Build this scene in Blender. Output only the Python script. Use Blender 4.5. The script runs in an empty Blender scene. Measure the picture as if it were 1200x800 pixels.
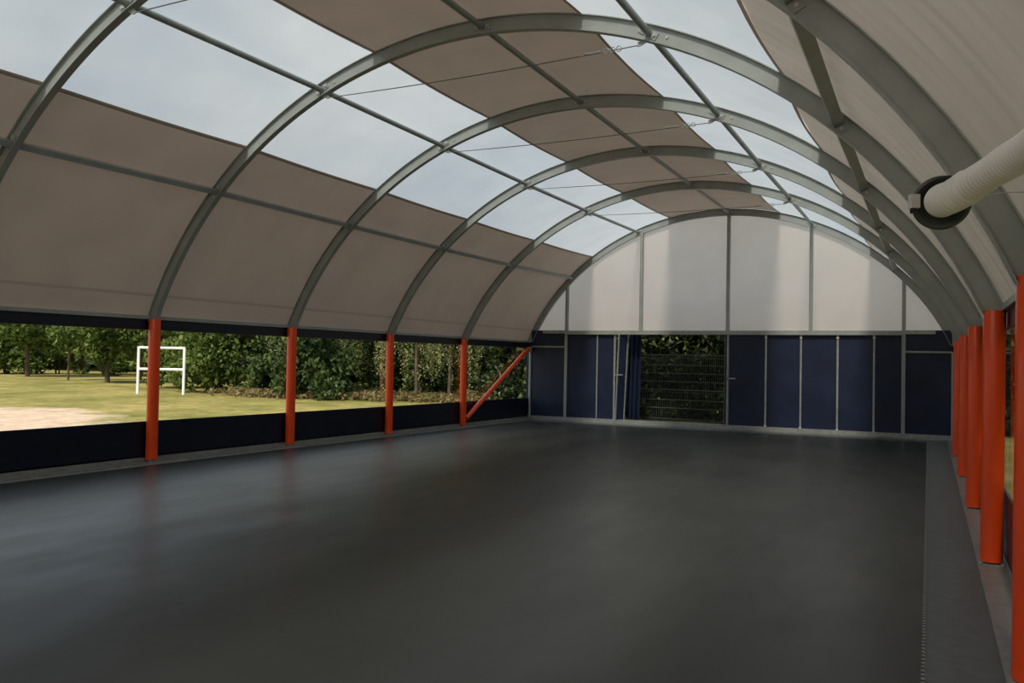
import bpy, bmesh, math, random
import numpy as np
from mathutils import Vector, Matrix

scene = bpy.context.scene
col = scene.collection

# ------------------------------------------------------------------ camera
cam_data = bpy.data.cameras.new('camera')
cam_data.sensor_width = 36.0
cam_data.lens = 27.12
cam_data.clip_end = 500
cam = bpy.data.objects.new('camera', cam_data)
Rv = Vector((0.87975629, 0.47501142, 0.01982494))
Uv = Vector((-0.00675894, -0.02919891, 0.99955077))
Fv = Vector((-0.47537689, 0.87949507, 0.02247735))
m = Matrix((Rv, Uv, -Fv)).transposed().to_4x4()
m.translation = Vector((0, 0, 1.8568))
cam.matrix_world = m
col.objects.link(cam)
scene.camera = cam

# ------------------------------------------------------------------ view
scene.view_settings.view_transform = 'Standard'
scene.view_settings.look = 'None'
scene.view_settings.gamma = 1
scene.view_settings.exposure = 0.0
scene.cycles.max_bounces = 8
scene.cycles.transparent_max_bounces = 16

# ------------------------------------------------------------------ sky
world = bpy.data.worlds.new('sky')
scene.world = world
world.use_nodes = True
wn = world.node_tree.nodes
wl = world.node_tree.links
wn.clear()
wo = wn.new('ShaderNodeOutputWorld')
wb = wn.new('ShaderNodeBackground')
wtc = wn.new('ShaderNodeTexCoord')
wmp = wn.new('ShaderNodeMapping')
wmp.inputs['Scale'].default_value = (1.0, 1.0, 2.2)
wno = wn.new('ShaderNodeTexNoise')
wno.inputs['Scale'].default_value = 2.6
wno.inputs['Detail'].default_value = 5
wno.inputs['Roughness'].default_value = 0.55
wra = wn.new('ShaderNodeValToRGB')
wra.color_ramp.elements[0].position = 0.36
wra.color_ramp.elements[0].color = (0.46, 0.57, 0.70, 1)
wra.color_ramp.elements[1].position = 0.62
wra.color_ramp.elements[1].color = (0.80, 0.84, 0.88, 1)
wl.new(wtc.outputs['Generated'], wmp.inputs['Vector'])
wl.new(wmp.outputs['Vector'], wno.inputs['Vector'])
wl.new(wno.outputs['Fac'], wra.inputs['Fac'])
wl.new(wra.outputs['Color'], wb.inputs['Color'])
wb.inputs['Strength'].default_value = 1.15
wl.new(wb.outputs['Background'], wo.inputs['Surface'])

# ------------------------------------------------------------------ sun
sun_data = bpy.data.lights.new('sun', 'SUN')
sun_data.energy = 7.0
sun_data.angle = math.radians(9)
sun_data.color = (1.0, 0.90, 0.76)
sun = bpy.data.objects.new('sun', sun_data)
SUN_DIR = Vector((0.03, -0.62, 0.78)).normalized()     # towards the sun
sun.rotation_euler = SUN_DIR.to_track_quat('Z', 'Y').to_euler()
col.objects.link(sun)

# ------------------------------------------------------------------ helpers
class MB:
    def __init__(self):
        self.v = []; self.f = []; self.sm = []
    def add(self, vs, fs, smooth=False):
        o = len(self.v)
        self.v += [tuple(p) for p in vs]
        for f in fs:
            self.f.append(tuple(i + o for i in f)); self.sm.append(smooth)
        return self
    def hexa(self, p):
        return self.add(p, [(0,3,2,1),(4,5,6,7),(0,1,5,4),(1,2,6,5),(2,3,7,6),(3,0,4,7)])
    def box(self, x0, x1, y0, y1, z0, z1):
        return self.hexa([(x0,y0,z0),(x1,y0,z0),(x1,y1,z0),(x0,y1,z0),(x0,y0,z1),(x1,y0,z1),(x1,y1,z1),(x0,y1,z1)])
    def bar(self, a, b, w, h, up=(0,0,1)):
        a = Vector(a); b = Vector(b); d = (b-a).normalized(); up = Vector(up)
        s = d.cross(up).normalized() * (w/2); u = s.cross(d).normalized() * (h/2)
        return self.hexa([a-s-u, a+s-u, b+s-u, b-s-u, a-s+u, a+s+u, b+s+u, b-s+u])
    def path(self, pts, rad, n=12, caps=True, smooth=True):
        pts = [Vector(p) for p in pts]
        if not hasattr(rad, '__len__'): rad = [rad]*len(pts)
        vs = []; fs = []
        prev = None
        for i, p in enumerate(pts):
            t = (pts[min(i+1, len(pts)-1)] - pts[max(i-1, 0)]).normalized()
            if prev is None:
                a = Vector((0,0,1)) if abs(t.z) < .9 else Vector((1,0,0))
                s = t.cross(a).normalized()
            else:
                s = (prev - t*prev.dot(t)).normalized()
            prev = s
            u = t.cross(s)
            for k in range(n):
                g = 2*math.pi*k/n
                vs.append(p + (s*math.cos(g) + u*math.sin(g))*rad[i])
        for i in range(len(pts)-1):
            for k in range(n):
                k2 = (k+1) % n
                fs.append((i*n+k, i*n+k2, (i+1)*n+k2, (i+1)*n+k))
        self.add(vs, fs, smooth)
        if caps:
            self.add(vs[:n], [tuple(range(n))[::-1]])
            self.add(vs[-n:], [tuple(range(n))])
        return self
    def tube(self, a, b, r, n=12):
        return self.path([a, b], r, n)
    def lathe(self, c, axis, prof, n=32):
        """prof: list of (radius, offset along axis)"""
        c = Vector(c); d = Vector(axis).normalized()
        a = Vector((0,0,1)) if abs(d.z) < .9 else Vector((1,0,0))
        s = d.cross(a).normalized(); u = d.cross(s)
        vs = []; fs = []
        for (r, o) in prof:
            for k in range(n):
                g = 2*math.pi*k/n
                vs.append(c + d*o + (s*math.cos(g)+u*math.sin(g))*r)
        for i in range(len(prof)-1):
            for k in range(n):
                k2 = (k+1) % n
                fs.append((i*n+k, i*n+k2, (i+1)*n+k2, (i+1)*n+k))
        return self.add(vs, fs, True)
    def mesh(self, name, mat):
        me = bpy.data.meshes.new(name)
        me.from_pydata(self.v, [], self.f)
        me.polygons.foreach_set('use_smooth', self.sm)
        me.materials.append(mat)
        me.update()
        return me
    def build(self, name, mat, parent=None, label=None):
        o = bpy.data.objects.new(name, self.mesh(name, mat))
        col.objects.link(o)
        if parent is not None:
            o.parent = parent
            o.matrix_parent_inverse = Matrix.Translation(-parent.location)
        if label: o['label'] = label
        return o

def tag(o, label=None, cat=None, group=None, kind=None):
    if label: o['label'] = label
    if cat: o['category'] = cat
    if group: o['group'] = group
    if kind: o['kind'] = kind
    return o

def root(name, loc=(0,0,0), **k):
    o = bpy.data.objects.new(name, None)
    o.empty_display_size = .2
    o.location = loc
    col.objects.link(o)
    return tag(o, **k)

def bolt_mesh(mb, c, axis, r=.014, h=.012):
    c = Vector(c); d = Vector(axis).normalized()
    mb.path([c, c+d*h], r, 6, smooth=False)

# ------------------------------------------------------------------ materials
def newmat(name):
    mt = bpy.data.materials.new(name)
    mt.use_nodes = True
    nt = mt.node_tree
    nt.nodes.clear()
    out = nt.nodes.new('ShaderNodeOutputMaterial')
    return mt, nt, out

def mixcol(nt, fac, a, b):
    r = nt.nodes.new('ShaderNodeMix'); r.data_type = 'RGBA'
    nt.links.new(fac, r.inputs['Factor'])
    for s, v in (('A', a), ('B', b)):
        if hasattr(v, 'links'): nt.links.new(v, r.inputs[s if False else ('A' if s == 'A' else 'B')]) if False else None
    ia = [i for i in r.inputs if i.name == 'A' and i.type == 'RGBA'][0]
    ib = [i for i in r.inputs if i.name == 'B' and i.type == 'RGBA'][0]
    for i, v in ((ia, a), (ib, b)):
        if isinstance(v, (tuple, list)): i.default_value = (*v[:3], 1)
        else: nt.links.new(v, i)
    return [o for o in r.outputs if o.type == 'RGBA'][0]

def noise(nt, scale, detail=4, rough=.5, stretch=(1,1,1), coord='Object'):
    tc = nt.nodes.new('ShaderNodeTexCoord')
    mp = nt.nodes.new('ShaderNodeMapping')
    mp.inputs['Scale'].default_value = stretch
    n = nt.nodes.new('ShaderNodeTexNoise')
    n.inputs['Scale'].default_value = scale
    n.inputs['Detail'].default_value = detail
    n.inputs['Roughness'].default_value = rough
    nt.links.new(tc.outputs[coord], mp.inputs['Vector'])
    nt.links.new(mp.outputs['Vector'], n.inputs['Vector'])
    return n.outputs['Fac']

def ramp(nt, fac, p0, p1, c0=(0,0,0), c1=(1,1,1)):
    r = nt.nodes.new('ShaderNodeValToRGB')
    r.color_ramp.elements[0].position = p0
    r.color_ramp.elements[1].position = p1
    r.color_ramp.elements[0].color = (*c0, 1)
    r.color_ramp.elements[1].color = (*c1, 1)
    nt.links.new(fac, r.inputs['Fac'])
    return r.outputs['Color']

def bump(nt, h, strength, dist=.02):
    b = nt.nodes.new('ShaderNodeBump')
    b.inputs['Strength'].default_value = strength
    b.inputs['Distance'].default_value = dist
    nt.links.new(h, b.inputs['Height'])
    return b.outputs['Normal']

def solid(name, c, rough=.5, metal=0., spec=.5, var=.12, vscale=6, bmp=0., bscale=60, coat=0., stretch=(1,1,1)):
    mt, nt, out = newmat(name)
    p = nt.nodes.new('ShaderNodeBsdfPrincipled')
    n = noise(nt, vscale, 4, .55, stretch)
    c1 = tuple(x*(1-var) for x in c); c2 = tuple(min(1, x*(1+var)) for x in c)
    nt.links.new(ramp(nt, n, .35, .65, c1, c2), p.inputs['Base Color'])
    p.inputs['Roughness'].default_value = rough
    p.inputs['Metallic'].default_value = metal
    p.inputs['Specular IOR Level'].default_value = spec
    p.inputs['Coat Weight'].default_value = coat
    p.inputs['Coat Roughness'].default_value = .08
    if bmp:
        nt.links.new(bump(nt, noise(nt, bscale, 3), bmp, .01), p.inputs['Normal'])
    nt.links.new(p.outputs['BSDF'], out.inputs['Surface'])
    return mt

def membrane(name, refl, trans, transp=0., gloss=.04, streak=0., streak_sc=(0.6, 3.0, 0.35), seam=False, var=.06):
    """woven coated fabric: reflects, lets diffused light through, optionally a little clear"""
    mt, nt, out = newmat(name)
    L = nt.links
    d = nt.nodes.new('ShaderNodeBsdfDiffuse')
    t = nt.nodes.new('ShaderNodeBsdfTranslucent')
    g = nt.nodes.new('ShaderNodeBsdfGlossy'); g.inputs['Roughness'].default_value = .35
    nz = noise(nt, 1.3, 4, .5, (1, 1, 1))
    for sh, c in ((d, refl), (t, trans)):
        lo = tuple(x*(1-var) for x in c); hi = tuple(min(1, x*(1+var)) for x in c)
        cc = ramp(nt, nz, .3, .7, lo, hi)
        if seam:
            tc = nt.nodes.new('ShaderNodeTexCoord'); sp = nt.nodes.new('ShaderNodeSeparateXYZ')
            L.new(tc.outputs['Object'], sp.inputs[0])
            w = nt.nodes.new('ShaderNodeMath'); w.operation = 'SUBTRACT'; w.inputs[1].default_value = 2.80
            L.new(sp.outputs['Z'], w.inputs[0])
            ab = nt.nodes.new('ShaderNodeMath'); ab.operation = 'ABSOLUTE'; L.new(w.outputs[0], ab.inputs[0])
            lt = nt.nodes.new('ShaderNodeMath'); lt.operation = 'LESS_THAN'; lt.inputs[1].default_value = .022
            L.new(ab.outputs[0], lt.inputs[0])
            cc = mixcol(nt, lt.outputs[0], cc, tuple(x*.8 for x in c))
        L.new(cc, sh.inputs['Color'])
    if streak:
        nn = bump(nt, noise(nt, .9, 1.5, .5, streak_sc), streak, .12)
        for sh in (d, t, g): L.new(nn, sh.inputs['Normal'])
    a = nt.nodes.new('ShaderNodeAddShader')
    L.new(d.outputs[0], a.inputs[0]); L.new(t.outputs[0], a.inputs[1])
    m1 = nt.nodes.new('ShaderNodeMixShader'); m1.inputs[0].default_value = gloss
    L.new(a.outputs[0], m1.inputs[1]); L.new(g.outputs[0], m1.inputs[2])
    last = m1
    if transp:
        tr = nt.nodes.new('ShaderNodeBsdfTransparent')
        m2 = nt.nodes.new('ShaderNodeMixShader'); m2.inputs[0].default_value = transp
        L.new(m1.outputs[0], m2.inputs[1]); L.new(tr.outputs[0], m2.inputs[2])
        last = m2
    L.new(last.outputs[0], out.inputs['Surface'])
    return mt

def clear_film(name):
    """thin clear window film: see-through face on, mirror-like at grazing angles"""
    mt, nt, out = newmat(name)
    L = nt.links
    tr = nt.nodes.new('ShaderNodeBsdfTransparent'); tr.inputs[0].default_value = (.93, .95, .94, 1)
    g = nt.nodes.new('ShaderNodeBsdfGlossy'); g.inputs['Roughness'].default_value = .04
    lw = nt.nodes.new('ShaderNodeLayerWeight'); lw.inputs['Blend'].default_value = .5
    pw = nt.nodes.new('ShaderNodeMath'); pw.operation = 'POWER'; pw.inputs[1].default_value = 4.5
    ml = nt.nodes.new('ShaderNodeMath'); ml.operation = 'MULTIPLY_ADD'; ml.inputs[1].default_value = .95; ml.inputs[2].default_value = .025
    L.new(lw.outputs['Facing'], pw.inputs[0]); L.new(pw.outputs[0], ml.inputs[0])
    mx = nt.nodes.new('ShaderNodeMixShader')
    L.new(ml.outputs[0], mx.inputs[0]); L.new(tr.outputs[0], mx.inputs[1]); L.new(g.outputs[0], mx.inputs[2])
    L.new(mx.outputs[0], out.inputs['Surface'])
    return mt

def leafmat(name, cols, trans=.45):
    mt, nt, out = newmat(name)
    L = nt.links
    geo = nt.nodes.new('ShaderNodeNewGeometry')
    r = nt.nodes.new('ShaderNodeValToRGB')
    els = r.color_ramp.elements
    els[0].color = (*cols[0], 1); els[1].color = (*cols[-1], 1)
    for i, c in enumerate(cols[1:-1]):
        e = els.new((i+1)/(len(cols)-1)); e.color = (*c, 1)
    L.new(geo.outputs['Random Per Island'], r.inputs['Fac'])
    d = nt.nodes.new('ShaderNodeBsdfPrincipled'); d.inputs['Roughness'].default_value = .6
    d.inputs['Specular IOR Level'].default_value = .25
    t = nt.nodes.new('ShaderNodeBsdfTranslucent')
    L.new(r.outputs['Color'], d.inputs['Base Color']); L.new(r.outputs['Color'], t.inputs['Color'])
    mx = nt.nodes.new('ShaderNodeMixShader'); mx.inputs[0].default_value = trans
    L.new(d.outputs[0], mx.inputs[1]); L.new(t.outputs[0], mx.inputs[2])
    L.new(mx.outputs[0], out.inputs['Surface'])
    return mt

M = {}
M['steel'] = solid('grey_coated_steel', (.33, .365, .35), .36, 0, .5, .08, 3, .05, 120)
M['galv'] = solid('galvanised_steel', (.34, .37, .36), .45, .35, .5, .14, 9, .1, 90)
M['bolt'] = solid('zinc_bolt', (.62, .62, .60), .35, .6, .5, .1, 20)
M['orange'] = solid('orange_gloss_paint', (.95, .085, .012), .28, 0, .45, .04, 3, .05, 40, coat=.2)
M['navy'] = solid('navy_coated_fabric', (.006, .010, .024), .34, 0, .4, .15, 2.5, .25, 5)
M['navy_wall'] = solid('navy_coated_fabric_matt', (.011, .020, .054), .5, 0, .35, .18, 2.2, .5, 4)
M['opaque'] = membrane('sand_membrane', (.37, .33, .30), (.048, .039, .033), seam=True)
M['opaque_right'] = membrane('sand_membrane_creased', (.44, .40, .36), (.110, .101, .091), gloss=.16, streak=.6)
M['clear'] = membrane('crystal_membrane', (.14, .15, .155), (.180, .198, .205), transp=.30, gloss=.05)
M['gable'] = membrane('white_gable_membrane', (.36, .335, .315), (.64, .575, .52), gloss=.03, var=.03)
M['film'] = clear_film('clear_window_film')
M['cable'] = solid('steel_cable', (.20, .20, .20), .5, .3)
M['black'] = solid('black_plastic', (.075, .092, .088), .2, 0, .5, .1, 6)
M['strap'] = solid('rubber_strap', (.03, .03, .028), .5)
M['hose'] = membrane('white_hose_fabric', (.84, .84, .84), (.15, .15, .15), gloss=.04)
M['label_white'] = solid('white_plastic', (.62, .62, .60), .45)
M['concrete'] = solid('grey_edge_strip', (.105, .115, .115), .5, 0, .4, .12, 8, .15, 80)
M['kerb'] = solid('kerb_profile', (.25, .26, .25), .4, .1, .5, .12, 6)
M['white_paint'] = solid('white_painted_steel', (.85, .85, .82), .4, 0, .5, .03)
M['bark'] = solid('brown_bark', (.10, .072, .050), .85, 0, .2, .35, 7, .6, 14, stretch=(1,1,.25))
M['bark_pale'] = solid('pale_bark', (.34, .29, .24), .8, 0, .2, .30, 6, .5, 14, stretch=(1,1,.4))
M['leaf'] = leafmat('broad_leaves', [(0.046, 0.079, 0.017), (0.092, 0.145, 0.030), (0.139, 0.198, 0.046), (0.218, 0.264, 0.079)])
M['leaf_dark'] = leafmat('dark_leaves', [(0.015, 0.032, 0.009), (0.030, 0.056, 0.015), (0.053, 0.092, 0.023), (0.106, 0.152, 0.040)], .3)
M['leaf_birch'] = leafmat('birch_leaves', [(0.119, 0.145, 0.053), (0.211, 0.238, 0.092), (0.297, 0.304, 0.132), (0.363, 0.356, 0.178)])
M['leaf_hedge'] = leafmat('hedge_leaves', [(0.008, 0.016, 0.005), (0.013, 0.026, 0.008), (0.021, 0.036, 0.011), (0.106, 0.145, 0.033)], .25)
M['dry_grass'] = leafmat('dry_grass_blades', [(0.145, 0.099, 0.046), (0.198, 0.145, 0.066), (0.238, 0.185, 0.086), (0.092, 0.112, 0.033)], .4)
M['wire'] = solid('dark_fence_wire', (.13, .15, .14), .55, .2, .4, .1, 9)
M['fence_post'] = solid('weathered_concrete', (.40, .36, .30), .85, 0, .2, .2, 10, .3, 30)

# sports floor: dark, slightly glossy, very faint jointing
mt, nt, out = newmat('dark_sports_floor')
p = nt.nodes.new('ShaderNodeBsdfPrincipled'); p.inputs['Specular IOR Level'].default_value = .32
n1 = noise(nt, .55, 5, .6)
base = ramp(nt, n1, .3, .7, (.022, .026, .025), (.031, .035, .033))
tc = nt.nodes.new('ShaderNodeTexCoord')
mp = nt.nodes.new('ShaderNodeMapping'); mp.inputs['Rotation'].default_value = (0, 0, 0)
br = nt.nodes.new('ShaderNodeTexBrick')
br.offset = 0
br.inputs['Scale'].default_value = 1
br.inputs['Brick Width'].default_value = .5
br.inputs['Row Height'].default_value = .5
br.inputs['Mortar Size'].default_value = .006
br.inputs['Mortar Smooth'].default_value = .6
nt.links.new(tc.outputs['Object'], mp.inputs['Vector']); nt.links.new(mp.outputs['Vector'], br.inputs['Vector'])
jm = nt.nodes.new('ShaderNodeMath'); jm.operation = 'MULTIPLY'
nt.links.new(br.outputs['Fac'], jm.inputs[0])
nt.links.new(ramp(nt, noise(nt, .9, 3), .5, .66), jm.inputs[1])
nt.links.new(mixcol(nt, jm.outputs[0], base, (.022, .026, .027)), p.inputs['Base Color'])
rr = ramp(nt, noise(nt, 1.8, 4, .6, (1, .35, 1)), .3, .7, (.30,)*3, (.40,)*3)
nt.links.new(rr, p.inputs['Roughness'])
nt.links.new(bump(nt, noise(nt, 160, 2), .12, .003), p.inputs['Normal'])
nt.links.new(p.outputs['BSDF'], out.inputs['Surface'])
M['sport'] = mt

# ground outside: grass with bare sandy patch
mt, nt, out = newmat('grass_and_sand')
p = nt.nodes.new('ShaderNodeBsdfPrincipled'); p.inputs['Roughness'].default_value = .95
p.inputs['Specular IOR Level'].default_value = .1
g1 = ramp(nt, noise(nt, .35, 6, .62), .36, .64, (.145, .15, .045), (.33, .265, .11))
g2 = ramp(nt, noise(nt, 2.4, 6, .7), .30, .75, (.55, .62, .5), (1.25, 1.2, 1.1))
mul = nt.nodes.new('ShaderNodeVectorMath'); mul.operation = 'MULTIPLY'
nt.links.new(g1, mul.inputs[0]); nt.links.new(g2, mul.inputs[1])
sand = ramp(nt, noise(nt, 3.0, 5, .6), .3, .7, (.40, .30, .22), (.54, .43, .33))
tc = nt.nodes.new('ShaderNodeTexCoord')
vd = nt.nodes.new('ShaderNodeVectorMath'); vd.operation = 'DISTANCE'
vd.inputs[1].default_value = (-24.6, 9.6, 0)
mp = nt.nodes.new('ShaderNodeMapping'); mp.inputs['Location'].default_value = (0, 0, 0)
nt.links.new(tc.outputs['Object'], mp.inputs['Vector']); nt.links.new(mp.outputs['Vector'], vd.inputs[0])
nadd = nt.nodes.new('ShaderNodeMath'); nadd.operation = 'MULTIPLY_ADD'; nadd.inputs[1].default_value = 5.0
nt.links.new(noise(nt, .8, 5, .65), nadd.inputs[0]); nt.links.new(vd.outputs['Value'], nadd.inputs[2])
sm = ramp(nt, nadd.outputs[0], .0, 1.0)
mr = nt.nodes.new('ShaderNodeMapRange'); mr.inputs['From Min'].default_value = 7.8; mr.inputs['From Max'].default_value = 9.0
mr.inputs['To Min'].default_value = 1; mr.inputs['To Max'].default_value = 0
nt.links.new(nadd.outputs[0], mr.inputs['Value'])
nt.links.new(mixcol(nt, mr.outputs[0], mul.outputs[0], sand), p.inputs['Base Color'])
nt.links.new(bump(nt, noise(nt, 6, 5, .7), .8, .08), p.inputs['Normal'])
nt.links.new(p.outputs['BSDF'], out.inputs['Surface'])
M['ground'] = mt

# ------------------------------------------------------------------ hall geometry
YA = [22.511, 18.377, 15.015, 11.739, 8.556, 5.414]          # arches, back to front
YALL = YA + [2.27, -.87, -4.0]
SH = [(.0329, .0426), (.0707, -.0374), (.0382, -.0392), (.0223, -.0262), (-.0071, -.0009), (.0022, -.0285), (0,-.02), (0,-.02), (0,-.02)]
COEF = [-0.0194, .0051, .0425, -.0098, .8243, .0199, 4.1855]
CX, CZ = -5.45, 2.0
T_FOOT = 1.508
def radius(t): return float(np.polyval(COEF, t))
def arch_pt(t, i, off=0.0):
    """i may be fractional (position between arches)"""
    i0 = min(int(math.floor(i)), len(YALL)-2); w = i - i0
    y = YALL[i0]*(1-w) + YALL[i0+1]*w
    sx = SH[i0][0]*(1-w) + SH[i0+1][0]*w
    sz = SH[i0][1]*(1-w) + SH[i0+1][1]*w
    r = radius(t) + off
    return Vector((CX + sx - r*math.sin(t), y, CZ + sz + r*math.cos(t)))
def arch_x_to_z(x, i, off=0.0):
    lo, hi = -1.6, 1.6
    for _ in range(40):
        md = (lo+hi)/2
        if arch_pt(md, i, off).x > x: lo = md
        else: hi = md
    return arch_pt((lo+hi)/2, i, off).z
T_LOW_L, T_UP_L, T_RIDGE, T_UP_R, T_LOW_R = 1.084, .574, -.072, -.608, -1.096
STRIP = [T_FOOT, .909, .338, -.395, -.939, -T_FOOT]

def floor_z(x, y):
    a = max(0., min(1.2, (y-8.5)/14.0)); b = max(0., min(1., -x/11.5))
    return -.10*a*b

XL, XR = -11.572, .665             # wall planes
PANEL_TOP, BAND_BOT, EAVE = .69, 2.22, 2.43

# ---- ground outside
g = MB()
nx, ny = 60, 60
vs = []; fs = []
random.seed(4)
for j in range(ny+1):
    for i in range(nx+1):
        x = -150 + 220*i/nx; y = -70 + 230*j/ny
        h = -.12
        d = max(0, math.hypot(x+6, y-10)-60)
        h += .012*d*math.sin(x*.09)*math.cos(y*.07)
        vs.append((x, y, h))
for j in range(ny):
    for i in range(nx):
        a = j*(nx+1)+i
        fs.append((a, a+1, a+nx+2, a+nx+1))
g.add(vs, fs, True)
ground = g.build('ground', M['ground']); tag(ground, kind='structure')

# ---- floor
def sheet(x0, x1, y0, y1, dz, nx=6, ny=14, th=.0):
    mb = MB(); vs = []; fs = []
    for j in range(ny+1):
        for i in range(nx+1):
            x = x0+(x1-x0)*i/nx; y = y0+(y1-y0)*j/ny
            vs.append((x, y, floor_z(x, y)+dz))
    for j in range(ny):
        for i in range(nx):
            a = j*(nx+1)+i; fs.append((a, a+1, a+nx+2, a+nx+1))
    mb.add(vs, fs, False)
    n = len(vs)
    if th:      # skirt all round
        loop = [i for i in range(nx+1)] + [j*(nx+1)+nx for j in range(1, ny+1)] + [ny*(nx+1)+i for i in range(nx-1, -1, -1)] + [j*(nx+1) for j in range(ny-1, 0, -1)]
        top = [vs[i] for i in loop]; bot = [(v[0], v[1], v[2]-th) for v in top]
        k = len(top)
        mb.add(top+bot, [(i, i+k, (i+1) % k + k, (i+1) % k) for i in range(k)])
    return mb
floor = sheet(XL-.02, XR+.02, -4.05, 22.62, 0, th=.02).build('floor', M['concrete'])
tag(floor, kind='structure')
sheet(-11.14, -.028, -4.0, 21.55, .014, th=.014).build('playing_surface', M['sport'], floor, 'dark grey smooth sports floor covering')
# perforated locking edge strip of the playing surface
e = MB()
y = 2.0
while y < 21.5:
    e.box(-.030, -.008, y, y+.035, floor_z(0, y)+.0005, floor_z(0, y)+.012)
    y += .07
o = e.build('edge_teeth', M['kerb'], floor); tag(o, kind='stuff')

# ---- kerbs along both long walls
for side, sgn, xw, nm in ((0, 1, XL, 'baseboard_left'), (1, -1, XR, 'baseboard_right')):
    k = MB()
    segs = 12
    for i in range(segs):
        y0 = -4.0 + (22.45+4.0)*i/segs; y1 = -4.0 + (22.45+4.0)*(i+1)/segs
        def prism(xa, xb, zt):
            xa, xb = sorted((xa, xb))
            z = [floor_z(xa, y0), floor_z(xa, y1)]
            k.hexa([(xa,y0,z[0]-.02),(xb,y0,z[0]-.02),(xb,y1,z[1]-.02),(xa,y1,z[1]-.02),
                    (xa,y0,z[0]+zt),(xb,y0,z[0]+zt),(xb,y1,z[1]+zt),(xa,y1,z[1]+zt)])
        w = sgn
        prism(xw+w*(-.03), xw+w*.020, .115)
        prism(xw+w*.020, xw+w*.25, .030)
    kb = k.build(nm, M['kerb']); tag(kb, kind='structure')
    if sgn > 0:
        k = MB()
        for i in range(segs):
            y0 = -4.0 + (21.5+4.0)*i/segs; y1 = -4.0 + (21.5+4.0)*(i+1)/segs
            prism(-11.185, -11.135, .024)
        k.build('edge_profile', M['galv'], kb)

# ---- membranes of the roof, bay by bay
ceiling = root('ceiling', kind='structure')
def membrane_panel(i, t0, t1, mat, name, label, sag, wr=0.):
    mb = MB(); vs = []; fs = []
    nu, nv = 12, 18
    rnd = random.Random(int(i*100 + (t0+2)*10))
    ph = [rnd.uniform(0, 6.28) for _ in range(6)]
    am = [rnd.uniform(.3, 1) for _ in range(6)]
    for a in range(nu+1):
        u = a/nu
        for b in range(nv+1):
            v = b/nv
            t = t0 + (t1-t0)*v
            off = .112 - sag*math.sin(math.pi*u)*min(1, (T_FOOT-abs(t))*4)
            if wr:
                off += wr*math.sin(math.pi*u)**.5 * sum(am[k]*math.sin((3+2.3*k)*u*math.pi + ph[k] + 2.2*v*(1-k*.3)) for k in range(4))*.4*(.4+.6*v)*min(1, (T_FOOT-abs(t))*4)
            vs.append(arch_pt(t, i+u, off))
    for a in range(nu):
        for b in range(nv):
            q = a*(nv+1)+b
            fs.append((q, q+1, q+nv+2, q+nv+1))
    mb.add(vs, fs, True)
    o = mb.build(name, mat, ceiling, label)
    return o
for i in range(len(YALL)-1):
    membrane_panel(i, STRIP[0]+.015, STRIP[1], M['opaque'], 'opaque_panel', 'sand coloured opaque roof membrane', .05)
    membrane_panel(i, STRIP[1], STRIP[2], M['clear'], 'translucent_panel', 'pale translucent roof membrane letting the sky through', .05)
    membrane_panel(i, STRIP[2], STRIP[3], M['opaque'], 'opaque_panel', 'sand coloured opaque roof membrane', .05)
    membrane_panel(i, STRIP[3], STRIP[4], M['clear'], 'translucent_panel', 'pale translucent roof membrane letting the sky through', .05)
    membrane_panel(i, STRIP[4], STRIP[5]-.015, M['opaque_right'], 'opaque_panel', 'sand coloured creased roof membrane', .04, .022)
# welded seams between opaque and translucent bands
for t in STRIP[1:5]:
    mb = MB()
    vs = []; fs = []
    n = 8*8
    for a in range(n+1):
        u = a/8
        uu = u - math.floor(u)
        for dt in (-.006, .006):
            vs.append(arch_pt(t+dt, min(u, 7.999), .106 - .05*math.sin(math.pi*uu)))
    for a in range(n): fs.append((2*a, 2*a+1, 2*a+3, 2*a+2))
    mb.add(vs, fs, True)
    mb.build('welded_seam', M['opaque'], ceiling)

# ---- arches
def sweep(i, off0, off1, y0, y1, t0=T_FOOT, t1=-T_FOOT, n=64):
    mb = MB(); vs = []; fs = []
    for k in range(n+1):
        t = t0 + (t1-t0)*k/n
        for (of, dy) in ((off0, y0), (off0, y1), (off1, y1), (off1, y0)):
            pnt = arch_pt(t, i, of); vs.append((pnt.x, pnt.y+dy, pnt.z))
    for k in range(n):
        for c in range(4):
            c2 = (c+1) % 4
            fs.append((4*k+c, 4*k+c2, 4*k+4+c2, 4*k+4+c))
    fs.append((3,2,1,0)); fs.append((4*n, 4*n+1, 4*n+2, 4*n+3))
    mb.add(vs, fs, False)
    return mb
arch_labels = [
    'curved grey steel roof arch set against the white back gable',
    'curved grey steel roof arch one bay in front of the back gable',
    'curved grey steel roof arch two bays in front of the back gable',
    'curved grey steel roof arch three bays in front of the back gable',
    'large curved grey steel roof arch four bays in front of the back gable',
    'nearest and largest steel roof arch, passing behind the white corrugated hose']
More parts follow.
